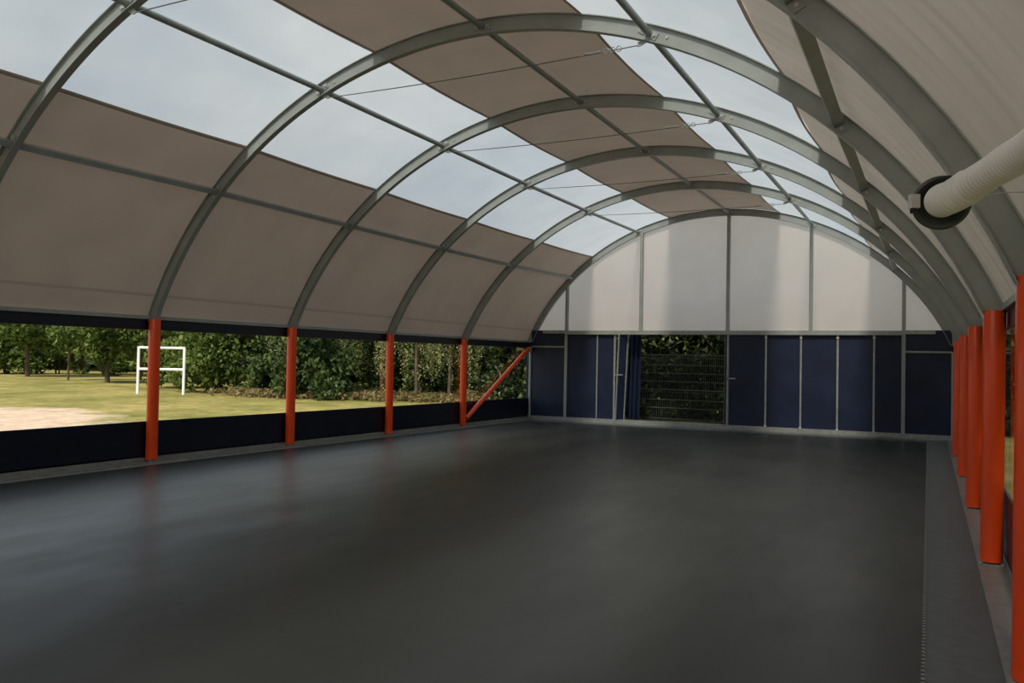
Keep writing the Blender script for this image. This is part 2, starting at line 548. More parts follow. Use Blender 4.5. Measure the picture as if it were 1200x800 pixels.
for i in range(6):
    A = root('roof_arch', (0, YA[i], 0), label=arch_labels[i], cat='arch', group='curved steel roof arches')
    sweep(i, -.095, .095, -.006, .006).build('web', M['steel'], A)
    sweep(i, .088, .100, -.045, .045).build('flange', M['steel'], A)
    sweep(i, -.100, -.088, -.045, .045).build('flange', M['steel'], A)
    for t in (T_LOW_L, T_UP_L, T_RIDGE, T_UP_R, T_LOW_R):
        c = arch_pt(t, i)
        nrm = (arch_pt(t, i, .1) - c).normalized(); tan = Vector((0,1,0)).cross(nrm)
        for s in (-1, 1):
            a = c + tan*s*.085
            pl = MB()
            cc = a + Vector((0, -.012, 0))
            sx = tan*.04; sz = nrm*.045; sy = Vector((0, .006, 0))
            pl.hexa([cc-sx-sz-sy, cc+sx-sz-sy, cc+sx-sz+sy, cc-sx-sz+sy, cc-sx+sz-sy, cc+sx+sz-sy, cc+sx+sz+sy, cc-sx+sz+sy])
            po = pl.build('joint_plate', M['steel'] if t in (T_LOW_L, T_RIDGE, T_LOW_R) else M['galv'], A)
            bm_ = MB(); bolt_mesh(bm_, cc+Vector((0,-.006,0)), (0,-1,0), .018, .014)
            bm_.build('bolt', M['bolt'], po)
    # splice bolts on the web, further down on each side
    for t in (.52, -.66):
        c = arch_pt(t, i)
        b = MB(); bolt_mesh(b, c+Vector((0,-.006,0)), (0,-1,0), .014, .014); b.build('bolt', M['bolt'], A)
    # foot plates
    for t in (T_FOOT, -T_FOOT):
        c = arch_pt(t, i)
        MB().box(c.x-.07, c.x+.07, c.y-.07, c.y+.07, c.z-.018, c.z).build('foot_plate', M['steel'], A)

# ---- purlins between arches
pl_labels = {
    T_LOW_L: ('straight grey steel purlin, the lowest on the left roof side, across the sand membrane', 'box'),
    T_UP_L: ('straight grey purlin running along the left translucent roof band', 'tube'),
    T_RIDGE: ('straight grey purlin along the ridge beneath the sand coloured membrane', 'tube'),
    T_UP_R: ('straight grey purlin running along the right translucent roof band', 'tube'),
    T_LOW_R: ('straight dark purlin, the lowest on the right roof side, over the duct hose', 'box')}
for t, (lb, kd) in pl_labels.items():
    P0 = arch_pt(t, 2)
    R_ = root('roof_purlin', P0, label=lb, cat='purlin', group='lengthwise roof purlins')
    for i in range(len(YALL)-1):
        a = arch_pt(t, i); b = arch_pt(t, i+1)
        a = a + (b-a).normalized()*.012; b = b - (b-a).normalized()*.012
        mb = MB()
        if kd == 'tube': mb.tube(a, b, .042, 14)
        else: mb.bar(a, b, .075, .11, up=(arch_pt(t, i, .2)-arch_pt(t, i)).normalized())
        mb.build('purlin_segment', M['steel'], R_)

# ---- tie cables with turnbuckles
tc_labels = ['', 'thin steel tie cable nearest the back gable, one bay in front of it',
    'thin steel tie cable two bays in front of the back gable', 'thin steel tie cable three bays in front of the back gable',
    'thin steel tie cable with a large turnbuckle under the large middle arch', 'thin steel tie cable at the top left under the nearest arch']
for i in range(1, 6):
    a = arch_pt(T_UP_L, i, -.15); b = arch_pt(T_UP_R, i, -.15)
    R_ = root('tie_cable', a, label=tc_labels[i], cat='cable', group='tie cables under the roof arches')
    d = (b-a).normalized(); Lc = (b-a).length
    n = 12
    pts = [a + (b-a)*(k/n) + Vector((0, 0, -.035*math.sin(math.pi*k/n))) for k in range(n+1)]
    MB().path(pts, .0065, 6).build('cable', M['cable'], R_)
    tb = MB()
    c = b - d*.62
    for s in (-1, 1):
        tb.path([c + Vector((0, s*.014, 0)) - d*.09, c + Vector((0, s*.014, 0)) + d*.09], .0055, 6)
    tb.path([c-d*.1, c-d*.085], .016, 8); tb.path([c+d*.085, c+d*.1], .016, 8)
    tb.build('turnbuckle', M['galv'], R_)
    rg = MB()
    for q in (.28, .36, .44):
        cc = b - d*q
        pts = [cc + (d*math.cos(g)+Vector((0,0,1))*math.sin(g))*.032 for g in [2*math.pi*k/12 for k in range(13)]]
        rg.path(pts, .006, 5, caps=False)
    rg.build('shackle', M['galv'], R_)
    for e_, tt in ((a, T_UP_L), (b, T_UP_R)):
        lug = MB()
        j = arch_pt(tt, i, -.1)
        sgn = 1 if e_ is a else -1
        lug.hexa([j+Vector((-.07,-.006,0)), j+Vector((.07,-.006,0)), j+Vector((.07,.006,0)), j+Vector((-.07,.006,0)),
                  e_+Vector((sgn*.03-.02,-.006,-.015)), e_+Vector((sgn*.03+.02,-.006,-.015)), e_+Vector((sgn*.03+.02,.006,-.015)), e_+Vector((sgn*.03-.02,.006,-.015))])
        lug.build('lug', M['steel'], R_)

# ---- eave beams along both sides
for sgn, xw, t, nm, lb in ((1, XL, T_FOOT, 'eave_beam', 'dark grey steel eave beam along the top of the left wall'),
                           (-1, XR, -T_FOOT, 'eave_beam', 'dark grey steel eave beam along the top of the right wall')):
    R_ = root(nm, (xw, 9, EAVE), label=lb, cat='beam')
    for i in range(len(YALL)-1):
        a = arch_pt(t, i, -.0); b = arch_pt(t, i+1, -.0)
        a.x = b.x = xw + sgn*.03; a.z = b.z = EAVE+.0
        MB().bar(a+Vector((0,-.0,0)), b, .07, .06).build('beam_segment', M['steel'], R_)

# ---- orange posts
left_lb = {5: 'orange steel post at the far left under the nearest arch, just out at the edge',
           4: 'orange post on the left in front of the white goal, nearest in full view',
           3: 'orange post on the left wall, second in full view after the one at the goal',
           2: 'orange post on the left wall between hanging birch branches, third in full view',
           1: 'orange post on the left wall with the slanting brace at its foot'}
right_lb = {5: 'orange post cut off by the right edge of the picture',
            4: 'thickest orange post in full view on the right, beneath the duct',
            3: 'orange post on the right just behind the thickest one',
            2: 'orange post on the right, third back in the overlapping row',
            1: 'orange post on the right furthest back in the row, next to the gable wall'}
def post(x0, xt, y, label, group):
    z0 = floor_z(x0, y)
    R_ = root('steel_post', (x0, y, z0+.03), label=label, cat='post', group=group)
    inward = 1 if x0 < -5 else -1
    zb = z0 + .055; zt = 2.40
    MB().path([(x0, y, zb), (x0+(xt-x0)*.5, y, (zb+zt)/2), (xt, y, zt)], .094, 28).build('pole', M['orange'], R_)
    MB().path([(x0, y, z0+.036), (x0, y, zb)], .05, 12).build('spigot', M['black'], R_)
    MB().box(x0-.095, x0+.095, y-.095, y+.095, z0+.030, z0+.038).build('base_plate', M['galv'], R_)
    for sx in (-1, 1):
        b = MB(); bolt_mesh(b, (x0+sx*.085, y-.085, z0+.038), (0,0,1), .014, .016); b.build('bolt', M['bolt'], R_)
    return R_
for i in (1, 2, 3, 4, 5):
    xt = arch_pt(T_FOOT, i).x
    post(-11.45, -11.463, YA[i], left_lb[i], 'orange posts of the left wall')
    post(.53, .545, YA[i], right_lb[i], 'orange posts of the right wall')
# slanting brace
R_ = root('diagonal_brace', (-11.42, 18.6, .15), label='slanting orange brace from the foot of the last left post up to the back corner', cat='brace')
a = Vector((-11.42, 18.50, .16)); b = Vector((-11.44, 22.30, 2.20))
MB().path([a, b], .068, 20).build('brace_tube', M['orange'], R_)
MB().box(-11.47, -11.37, 22.24, 22.42, 2.08, 2.24).build('bracket', M['galv'], R_)

# ---- long side walls
def side_wall(nm, xw, sgn, first_lbl):
    W = root(nm, (xw, 9, 0), kind='structure')
    for i in range(len(YALL)-1):
        y1, y0 = YALL[i]-.01 + (.12 if i == 0 else 0), YALL[i+1]+.01
        z0, z1 = floor_z(xw, y0), floor_z(xw, y1)
        xa, xb = sorted((xw, xw+sgn*.02))
        MB().hexa([(xa,y0,z0+.09),(xb,y0,z0+.09),(xb,y1,z1+.09),(xa,y1,z1+.09),
                   (xa,y0,z0+PANEL_TOP),(xb,y0,z0+PANEL_TOP),(xb,y1,z1+PANEL_TOP),(xa,y1,z1+PANEL_TOP)]).build('lower_panel', M['navy'], W)
        MB().box(xa, xb, y0, y1, BAND_BOT, EAVE-.02).build('upper_band', M['navy'], W)
        xp = xw + sgn*.010
        mb = MB()
        mb.add([(xp,y0,z0+PANEL_TOP-.02),(xp,y1,z1+PANEL_TOP-.02),(xp,y1,BAND_BOT+.02),(xp,y0,BAND_BOT+.02)], [(0,1,2,3)])
        mb.build('window_pane', M['film'], W)
        # tightly rolled hem along the top of the navy band
        MB().path([(xw+sgn*.018, y0, BAND_BOT+.008), (xw+sgn*.018, y1, BAND_BOT+.008)], .010, 8).build('hem', M['navy'], W)
    return W
side_wall('wall_left', XL, 1, '')
side_wall('wall_right', XR, -1, '')

# ---- back wall
YB = 22.50
wall = root('wall_back', (-5.4, YB, 0), kind='structure')
HZ0, HZ1 = 2.70, 2.79
posts_x = [-10.18, -7.716, -5.105, -2.856, -.575]
OPEN0, OPEN1 = -8.50, -5.16
# gable panels
edges = [-11.47] + posts_x + [.50]
for k in range(6):
    x0, x1 = edges[k], edges[k+1]
    n = 14
    top = []; bot = []
    for j in range(n+1):
        x = x0 + (x1-x0)*j/n
        z = max(arch_x_to_z(x, 0, .05), HZ0+.02) if -11.3 < x < .35 else HZ0+.02
        top.append((x, YB+.07, z)); bot.append((x, YB+.07, HZ0+.02))
    mb = MB(); mb.add(bot+top, [(j, j+1, n+1+j+1, n+1+j) for j in range(n)])
    mb.build('gable_panel', M['gable'], wall, 'white fabric gable panel')
for x in posts_x:
    zt = arch_x_to_z(x, 0, -.06)
    lo = .0 if x in (-10.18, -.575) else HZ1
    if x == -5.105: lo = 0
    MB().box(x-.045, x+.045, YB-.05, YB+.05, lo-.05 if lo == 0 else lo, zt).build('gable_post', M['steel'] if lo else M['galv_dark'] if 'galv_dark' in M else M['steel'], wall)
MB().box(-11.0, .15, YB-.06, YB+.05, HZ0, HZ1).build('header_beam', M['galv'], wall)
MB().box(-10.15, -.60, YB-.10, YB-.06, HZ0-.03, HZ0+.02).build('door_track', M['steel'], wall)
# bottom rail following the floor
mb = MB()
for k in range(12):
    xa = -11.5 + 12.05*k/12; xb = -11.5 + 12.05*(k+1)/12
    za, zb = floor_z(xa, 22.5), floor_z(xb, 22.5)
    mb.hexa([(xa,YB-.07,za-.02),(xb,YB-.07,zb-.02),(xb,YB+.07,zb-.02),(xa,YB+.07,za-.02),(xa,YB-.07,za+.13),(xb,YB-.07,zb+.13),(xb,YB+.07,zb+.13),(xa,YB+.07,za+.13)])
mb.build('bottom_rail', M['galv'], wall)
mb = MB()
for k in range(12):
    xa = -11.2 + 11.6*k/12; xb = -11.2 + 11.6*(k+1)/12
    za, zb = floor_z(xa, 22.3), floor_z(xb, 22.3)
    mb.hexa([(xa,YB-.24,za),(xb,YB-.24,zb),(xb,YB-.08,zb),(xa,YB-.08,za),(xa,YB-.24,za+.03),(xb,YB-.24,zb+.03),(xb,YB-.08,zb+.03),(xa,YB-.08,za+.03)])
mb.build('threshold', M['kerb'], wall)
for x0, x1 in ((-11.62, -11.42), (.50, .70)):
    MB().box(x0, x1, YB+.032, YB+.05, -.1, 2.52).build('navy_panel', M['navy_wall'], wall)
# corner bays: navy with a cross rail
for x0, x1, zr in ((-11.43, -10.22, 2.27), (-.53, .52, 2.24)):
    MB().box(x0, x1, YB+.0, YB+.03, -.05, zr).build('navy_panel', M['navy_wall'], wall)
    MB().box(x0, x1, YB+.0, YB+.03, zr, HZ1+.01).build('navy_panel', M['navy_wall'], wall)
    MB().box(x0, x1, YB-.035, YB-.003, zr-.02, zr+.025).build('cross_rail', M['galv'], wall)
MB().tube((-11.45, YB-.02, -.06), (-11.46, YB-.02, 2.25), .045, 16).build('corner_post', M['galv'], wall, 'round galvanised corner post on the left')
MB().tube((.55, YB-.02, .0), (.55, YB-.02, 2.25), .045, 16).build('corner_post', M['steel'], wall)
# navy fixed panels left of the opening, with one slim rail
MB().box(-10.14, -9.12, YB, YB+.025, 0.03, HZ0+.01).build('navy_panel', M['navy_wall'], wall)
MB().box(-9.10, OPEN0-.04, YB, YB+.025, 0.03, HZ0+.01).build('navy_panel', M['navy_wall'], wall)
MB().box(-9.13, -9.09, YB-.035, YB-.002, 0.05, HZ0).build('slim_rail', M['galv'], wall)

# folding doors
def leaf(D, x0, x1, z0, z1):
    MB().box(x0+.02, x1-.02, YB-.005, YB+.02, z0, z1).build('navy_panel', M['navy_wall'], D)
D = root('door_1', (-2.9, YB, 0), kind='structure')
sep = [-5.06, -4.025, -3.095, -2.16, -1.27, -.60]
for k in range(5):
    leaf(D, sep[k], sep[k+1], .06, HZ0-.01)
for k in range(1, 5):
    x = sep[k]
    f = MB().box(x-.024, x+.024, YB-.035, YB-.006, .05, HZ0-.01).build('leaf_frame', M['galv'], D)
    for zz in (.10, HZ0-.09):
        MB().box(x-.03, x+.03, YB-.055, YB-.036, zz-.04, zz+.04).build('hinge', M['label_white'], f)
hd = MB().box(-5.09, -4.84, YB-.12, YB-.09, 1.40, 1.44)
hd.box(-5.09, -5.05, YB-.12, YB-.04, 1.38, 1.46)
hd.build('handle', M['galv'], D, 'bright lever handle')
D = root('door_2', (-8.4, YB, 0), kind='structure')
MB().box(OPEN0-.06, OPEN0-.0, YB-.04, YB+.04, .03, HZ0-.01).build('door_post', M['galv'], D)
MB().bar((-8.44, YB-.12, .06), (-8.36, YB-.12, HZ0-.02), .035, .05, up=(0,1,0)).build('leaf_frame', M['galv'], D)
MB().bar((-8.27, YB+.15, .06), (-8.17, YB+.15, HZ0-.02), .05, .05, up=(0,1,0)).build('leaf_frame', M['galv'], D)
MB().hexa([(-8.42,YB-.09,.06),(-8.41,YB-.09,.06),(-8.27,YB+.14,.06),(-8.28,YB+.14,.06),
           (-8.34,YB-.09,HZ0-.02),(-8.33,YB-.09,HZ0-.02),(-8.17,YB+.14,HZ0-.02),(-8.18,YB+.14,HZ0-.02)]).build('navy_panel', M['navy_wall'], D)
MB().bar((-8.52, YB-.14, 1.42), (-8.22, YB-.14, 1.44), .03, .035).build('handle', M['galv'], D, 'bright horizontal bar handle')
MB().box(OPEN1, OPEN1+.05, YB-.05, YB+.04, .05, HZ0).build('door_post', M['galv'], D)
# folded curtain behind the opening edge
mb = MB(); vs = []; fs = []
n = 18
for j in range(n+1):
    u = j/n
    for z in (.05, HZ0):
        vs.append((-8.28 + .42*u + (.05 if z > 1 else 0)*1.0, 22.95 + .07*math.sin(u*18), z))
for j in range(n): fs.append((2*j, 2*j+2, 2*j+3, 2*j+1))
mb.add(vs, fs, True)
o = mb.build('gathered_curtain', M['navy_wall']); tag(o, 'gathered navy curtain hanging at the left side of the back opening', 'curtain')

# front closing gable behind the viewer
wf = root('wall_front', (-5.4, -4.0, 0), kind='structure')
n = 40; top = []; bot = []
for j in range(n+1):
    x = -11.55 + 12.2*j/n
    z = arch_x_to_z(x, 7.999, .1) if -11.3 < x < .35 else 2.5
    top.append((x, -4.02, z)); bot.append((x, -4.02, 2.5))
mb = MB(); mb.add(bot+top, [(j, j+1, n+2+j, n+1+j) for j in range(n)]); mb.build('gable_panel', M['gable'], wf)
MB().box(-11.6, .7, -4.04, -4.01, -.05, 2.5).build('navy_panel', M['navy_wall'], wf)

# ---- ventilation fan with hose
c = Vector((.049, 4.36, 2.672))
fan = root('ventilation_duct', c, label='black round fan collar with a white corrugated hose hanging under the right roof side', cat='duct')
axis = Vector((.02, -1.0, -.30)).normalized()
MB().lathe(c, axis, [(.02, -.07), (.095, -.07), (.112, -.062), (.128, -.035), (.134, -.006), (.132, .010), (.120, .017), (.104, .008), (.088, -.014), (.078, -.022), (.02, -.022)], 48).build('collar', M['black'], fan, 'glossy black dished collar ring')
sd = Rv.copy(); sd = (sd - axis*sd.dot(axis)).normalized(); ud = sd.cross(axis).normalized()
if ud.z < 0: ud = -ud
def ringp(ang, r, o): return c + axis*o + (sd*math.cos(ang) + ud*math.sin(ang))*r
mb = MB(); vs = []; fs = []
A0, A1, n = math.radians(70), math.radians(205), 28
for j in range(n+1):
    f_ = j/n; a_ = A0 + (A1-A0)*f_
    lift = .012 + .035*math.sin(math.pi*f_)
    rr_ = .137 - .018*math.sin(math.pi*f_)
    for (r, o) in ((rr_+.003, lift-.030), (rr_+.006, lift), (rr_-.004, lift+.002), (rr_-.006, lift-.028)):
        vs.append(ringp(a_, r, o))
for j in range(n):
    for k in range(4): fs.append((4*j+k, 4*j+(k+1) % 4, 4*j+4+(k+1) % 4, 4*j+4+k))
mb.add(vs, fs, True); mb.build('strap', M['strap'], fan, 'dark twisted clamping strap')
tp2 = c - Rv*.139 + Uv*.006 - Fv*.01
e1 = Rv*.021; e2 = Uv*.034; e3 = Fv*.018
mb = MB()
mb.hexa([tp2-e1-e2-e3, tp2+e1-e2-e3, tp2+e1-e2+e3, tp2-e1-e2+e3, tp2-e1+e2-e3, tp2+e1+e2-e3, tp2+e1+e2+e3, tp2-e1+e2+e3])
mb.build('junction_box', M['label_white'], fan, 'small white box beside the collar')
mb = MB(); q0 = tp2 - e2 - e1*.7
mb.path([q0+Uv*.006, q0 - Uv*.006 + Rv*.02, ringp(math.radians(196), .132, .0)], .008, 8); mb.build('hook', M['strap'], fan)
ctrl = [Vector(p_) for p_ in [(0.053, 4.34, 2.676), (0.059, 4.22, 2.661), (0.099, 4.12, 2.658), (0.181, 3.98, 2.685), (0.255, 3.8, 2.701), (0.324, 3.6, 2.709), (0.398, 3.3, 2.703), (0.456, 2.9, 2.647)]]
def crm(P, u):
    i = min(int(u), len(P)-2); f_ = u-i
    p0, p1, p2, p3 = P[max(i-1,0)], P[i], P[i+1], P[min(i+2, len(P)-1)]
    return .5*((2*p1) + (p2-p0)*f_ + (2*p0-5*p1+4*p2-p3)*f_*f_ + (3*p1-p0-3*p2+p3)*f_**3)
N = 420
pts = [crm(ctrl, (len(ctrl)-1)*k/N) for k in range(N+1)]
cum = [0]
for k in range(N): cum.append(cum[-1] + (pts[k+1]-pts[k]).length)
rad = []
for k in range(N+1):
    s = cum[k]
    amp = .0110 if s < .34 else .0025
    rad.append(.068 + amp*math.sin(2*math.pi*s/.030 + .9*math.sin(s*9)) + .0015*math.sin(s*21) + .004*s)
MB().path(pts, rad, 28).build('hose', M['hose'], fan, 'white corrugated fabric hose')
mb = MB()
mb.path([ringp(.2, .13, 0), ringp(.2, .13, 0)+Vector((.12,.05,.03)), Vector((.47, 4.6, 2.74))], .003, 5)
mb.build('hanging_wire', M['bolt'], fan)

# ------------------------------------------------------------------ outside
# goal
G = root('football_goal', (-31.2, 23.7, -.1), label='white metal goal frame with a low crossbar standing on the grass', cat='goal')
gp = [Vector((-32.15, 23.20, -.1)), Vector((-30.28, 24.20, -.1))]
for p_ in gp: MB().path([p_, p_+Vector((0,0,2.19))], .062, 12).build('upright', M['white_paint'], G)
for z in (2.14, 1.15):
    MB().path([gp[0]+Vector((0,0,z)), gp[1]+Vector((0,0,z))], .058, 12).build('crossbar', M['white_paint'], G)

# mesh fence behind the back opening
FY = 24.0
Fz = root('mesh_fence', (-7.1, FY, -.1), label='grey welded wire mesh fence panel standing behind the back opening', cat='fence')
mb = MB()
x = -10.2
while x < -3.9:
    mb.add([(x-.004,FY,-.08),(x+.004,FY,-.08),(x+.004,FY,2.12),(x-.004,FY,2.12),(x-.004,FY+.006,-.08),(x+.004,FY+.006,-.08),(x+.004,FY+.006,2.12),(x-.004,FY+.006,2.12)],
           [(0,1,2,3),(5,4,7,6),(1,5,6,2),(4,0,3,7)])
    x += .062
o = mb.build('vertical_wires', M['wire'], Fz); tag(o, kind='stuff')
for z, th in ((2.08, .018), (1.98, .008), (1.76, .018), (1.50, .018), (1.24, .018), (.98, .026), (.90, .010), (.66, .018), (.40, .018), (.06, .018)):
    MB().box(-10.2, -3.9, FY-.010, FY-.001, z-th/2, z+th/2).build('horizontal_rod', M['wire'], Fz)
for x in (-9.9, -4.9):
    MB().box(x-.03, x+.03, FY+.008, FY+.06, -.12, 2.15).build('fence_post', M['galv'], Fz)

# boundary fence with angled tops beyond the left wall
for x, y, arm, lb in ((-16.79, 30.0, True, 'weathered fence post with slanted top behind the orange brace'),
                      (-16.35, 30.3, False, 'short pale fence stake just right of the slanted-top post'),
                      (-15.92, 30.0, True, 'pale fence post closest to the back corner of the hall')):
    R_ = root('boundary_post', (x, y, -.12), label=lb, cat='post')
    zt = 1.86 if arm else 1.42
    MB().box(x-.055, x+.055, y-.05, y+.05, -.12, zt).build('shaft', M['fence_post'], R_)
    if arm: MB().bar((x, y, zt-.03), (x+.44, y, zt+.34), .07, .08).build('angled_arm', M['fence_post'], R_)

# ---- foliage
def leaves_mesh(name, mat, gen, seed):
    rng = np.random.default_rng(seed)
    C_, S_ = gen(rng)                      # centres (n,3), sizes (n,)
    n = len(C_)
    a = rng.normal(size=(n, 3)); a /= np.linalg.norm(a, axis=1, keepdims=True)
    b = np.cross(a, rng.normal(size=(n, 3))); b /= np.linalg.norm(b, axis=1, keepdims=True)
    nn = np.cross(a, b)
    s = S_[:, None]
    V = np.stack([C_ - a*s, C_ + b*s*.5 + nn*s*.12, C_ + a*s, C_ - b*s*.5 + nn*s*.12], 1).reshape(-1, 3)
    me = bpy.data.meshes.new(name)
    me.vertices.add(n*4); me.vertices.foreach_set('co', V.astype(np.float32).ravel())
    me.loops.add(n*4); me.loops.foreach_set('vertex_index', np.arange(n*4, dtype=np.int32))
    me.polygons.add(n); me.polygons.foreach_set('loop_start', np.arange(0, n*4, 4, dtype=np.int32))
    me.materials.append(mat); me.update(calc_edges=True); me.validate()
    return me

def clumps(rng, centres, radii, per, size):
    out = []; ss = []
    for c_, r_ in zip(centres, radii):
        d = rng.normal(size=(per, 3)); d /= np.linalg.norm(d, axis=1, keepdims=True)
        rr_ = r_*(.55 + .5*rng.random((per, 1))**.5)
        out.append(c_ + d*rr_*np.array([1, 1, .8])); ss.append(size*(.6+.7*rng.random(per)))
    return np.concatenate(out), np.concatenate(ss)

def gen_broad(rng):        # crown from z~1.5 up to 8
    n = 64
    u = rng.normal(size=(n, 3)); u /= np.linalg.norm(u, axis=1, keepdims=True)
    cc = u*(.55+.45*rng.random((n, 1)))*np.array([2.6, 2.6, 2.9]) + np.array([0, 0, 4.35])
    return clumps(rng, cc, .6+.4*rng.random(n), 95, .19)
def gen_bush(rng):         # to the ground
    n = 54
    u = rng.normal(size=(n, 3)); u /= np.linalg.norm(u, axis=1, keepdims=True); u[:, 2] = np.abs(u[:, 2])
    cc = u*(.5+.5*rng.random((n, 1)))*np.array([1.8, 1.8, 3.9]) + np.array([0, 0, .45])
    return clumps(rng, cc, .5+.3*rng.random(n), 100, .16)
def gen_small(rng):
    n = 14
    u = rng.normal(size=(n, 3)); u /= np.linalg.norm(u, axis=1, keepdims=True)
    cc = u*rng.random((n, 1))*np.array([.9, .9, 1.5]) + np.array([0, 0, 2.9])
    return clumps(rng, cc, .35+.25*rng.random(n), 50, .15)
def gen_birch(rng):        # high crown with hanging strands
    n = 20
    u = rng.normal(size=(n, 3)); u /= np.linalg.norm(u, axis=1, keepdims=True)
    cc = u*(.6+.4*rng.random((n, 1)))*np.array([1.8, 1.8, 1.6]) + np.array([0, 0, 5.6])
    P, S = clumps(rng, cc, .5+.3*rng.random(n), 50, .12)
    out = [P]; ss = [S]
    for k in range(34):
        a_ = rng.random()*6.283; r_ = 1.0+1.1*rng.random()
        x0, y0 = r_*math.cos(a_), r_*math.sin(a_)
        zl = .5 + 2.2*rng.random()
        z = np.arange(zl, 4.8, .045)
        w = .10 + .10*rng.random()
        out.append(np.stack([x0 + .12*np.sin(z*1.3+k) + rng.normal(size=len(z))*w*.6, y0 + rng.normal(size=len(z))*w*.6, z], 1))
        ss.append(.055 + .035*rng.random(len(z)))
    return np.concatenate(out), np.concatenate(ss)
def gen_hedge(rng):
    n = 80
    cc = np.stack([rng.uniform(-1.5, 1.5, n), rng.uniform(-.8, .8, n), rng.uniform(.1, 3.6, n)], 1)
    return clumps(rng, cc, .4+.25*rng.random(n), 120, .11)

def trunk_mesh(kind, seed, mat):
    r = random.Random(seed); mb = MB()
    if kind == 'broad':
        mb.path([(0,0,-.15), (.05,.02,1.2), (-.04,.05,2.8), (.03,0,4.8)], [.16,.12,.10,.06], 10)
        for k in range(5):
            a_ = r.uniform(0, 6.28); z = r.uniform(1.6, 3.2)
            mb.path([(0,0,z), (math.cos(a_)*.7, math.sin(a_)*.7, z+.7), (math.cos(a_)*1.5, math.sin(a_)*1.5, z+1.5)], [.07,.05,.02], 7)
    elif kind == 'small':
        mb.path([(0,0,-.15), (.02,.01,1.5), (0,.03,3.0)], [.07,.055,.03], 8)
    elif kind == 'birch':
        mb.path([(0,0,-.15), (.06,0,2.0), (.0,.05,4.0), (.05,0,6.2)], [.11,.09,.07,.03], 10)
        for k in range(7):
            a_ = r.uniform(0, 6.28); z = r.uniform(3.0, 4.6)
            mb.path([(0,0,z), (math.cos(a_)*.9, math.sin(a_)*.9, z+.6), (math.cos(a_)*1.8, math.sin(a_)*1.8, z+.3)], [.05,.03,.012], 6)
    else:
        for k in range(4):
            a_ = 1.57*k + r.uniform(-.4, .4)
            mb.path([(math.cos(a_)*.12, math.sin(a_)*.12, -.12), (math.cos(a_)*.3, math.sin(a_)*.3, 1.2), (math.cos(a_)*.7, math.sin(a_)*.7, 2.6)], [.05,.04,.02], 6)
    return mb.mesh('trunk', mat)

LEAF = {
 'broad': [leaves_mesh('foliage', M['leaf'], gen_broad, s) for s in (1, 2, 3)],
 'dark': [leaves_mesh('foliage', M['leaf_dark'], gen_broad, s) for s in (4, 5)],
 'bush': [leaves_mesh('foliage', M['leaf'], gen_bush, s) for s in (6, 7)],
 'darkbush': [leaves_mesh('foliage', M['leaf_dark'], gen_bush, s) for s in (8, 9)],
 'small': [leaves_mesh('foliage', M['leaf'], gen_small, s) for s in (10,)],
 'birch': [leaves_mesh('foliage', M['leaf_birch'], gen_birch, s) for s in (11, 12)],
 'hedge': [leaves_mesh('foliage', M['leaf_hedge'], gen_hedge, s) for s in (13, 14)],
}
TRK = {'broad': trunk_mesh('broad', 1, M['bark']), 'dark': trunk_mesh('broad', 2, M['bark']), 'pale': trunk_mesh('broad', 3, M['bark_pale']),
       'bush': trunk_mesh('bush', 4, M['bark']), 'darkbush': trunk_mesh('bush', 5, M['bark']), 'small': trunk_mesh('small', 6, M['bark']),
       'smallpale': trunk_mesh('small', 6, M['bark_pale']), 'birch': trunk_mesh('birch', 7, M['bark']), 'hedge': trunk_mesh('bush', 8, M['bark'])}
cnt = [0]
def plant(name, kind, x, y, sc, label, cat='tree', group=None, trunk=None, rz=None, z=-.12):
    cnt[0] += 1
    R_ = root(name, (x, y, z), label=label, cat=cat, group=group)
    R_.scale = (sc, sc, sc) if not hasattr(sc, '__len__') else sc
    R_.rotation_euler.z = rz if rz is not None else cnt[0]*1.7
    for nm, me in (('foliage', LEAF[kind][cnt[0] % len(LEAF[kind])]), ('trunk', TRK[trunk or kind])):
        o = bpy.data.objects.new(nm, me); col.objects.link(o); o.parent = R_
    return R_
# left opening of the long wall
plant('leafy_tree', 'bush', -65.0, 35.2, 1.3, 'bushy green tree at the far left edge of the first opening')
plant('leafy_tree', 'broad', -57.5, 32.6, 1.05, 'full green tree second from the left edge of the first opening')
plant('leafy_tree', 'bush', -63.5, 38.4, 1.15, 'round green tree behind the gap left of the slim sapling')
plant('sapling', 'small', -49.6, 30.7, 1.15, 'slim young tree with a thin dark trunk in front of the tree row')
plant('leafy_tree', 'dark', -60.5, 40.6, 1.25, 'dark tree standing behind the slim sapling')
plant('leafy_tree', 'broad', -44.9, 30.3, 1.0, 'green tree with a thick dark trunk between sapling and goal')
plant('leafy_tree', 'bush', -55.5, 40.2, 1.2, 'leafy bushy tree behind the thick dark trunk')
plant('leafy_tree', 'broad', -47.8, 34.6, .95, 'green tree directly left of the goal')
# second opening
plant('leafy_tree', 'bush', -36.9, 29.4, .9, 'low green bushy tree right behind the goal')
plant('leafy_bush', 'bush', -31.6, 26.9, .95, 'big dense green bush just right of the goal', 'bush')
plant('leafy_tree', 'broad', -32.2, 27.9, .95, 'tree with a pale leaning trunk right of the goal', trunk='pale')
plant('leafy_tree', 'dark', -33.3, 29.9, 1.0, 'dark-trunked tree next to the pale leaning trunk')
plant('leafy_tree', 'broad', -33.9, 31.6, 1.0, 'tree with bare dark trunk in the middle of the second opening')
plant('leafy_tree', 'dark', -38.1, 36.6, 1.1, 'dark tree further back in the second opening')
plant('sapling', 'small', -30.8, 29.8, 1.1, 'young tree with a thin white stem near the second full-view orange post', trunk='smallpale')
plant('leafy_bush', 'darkbush', -27.6, 27.6, .8, 'dark bush left of the second full-view orange post', 'bush')
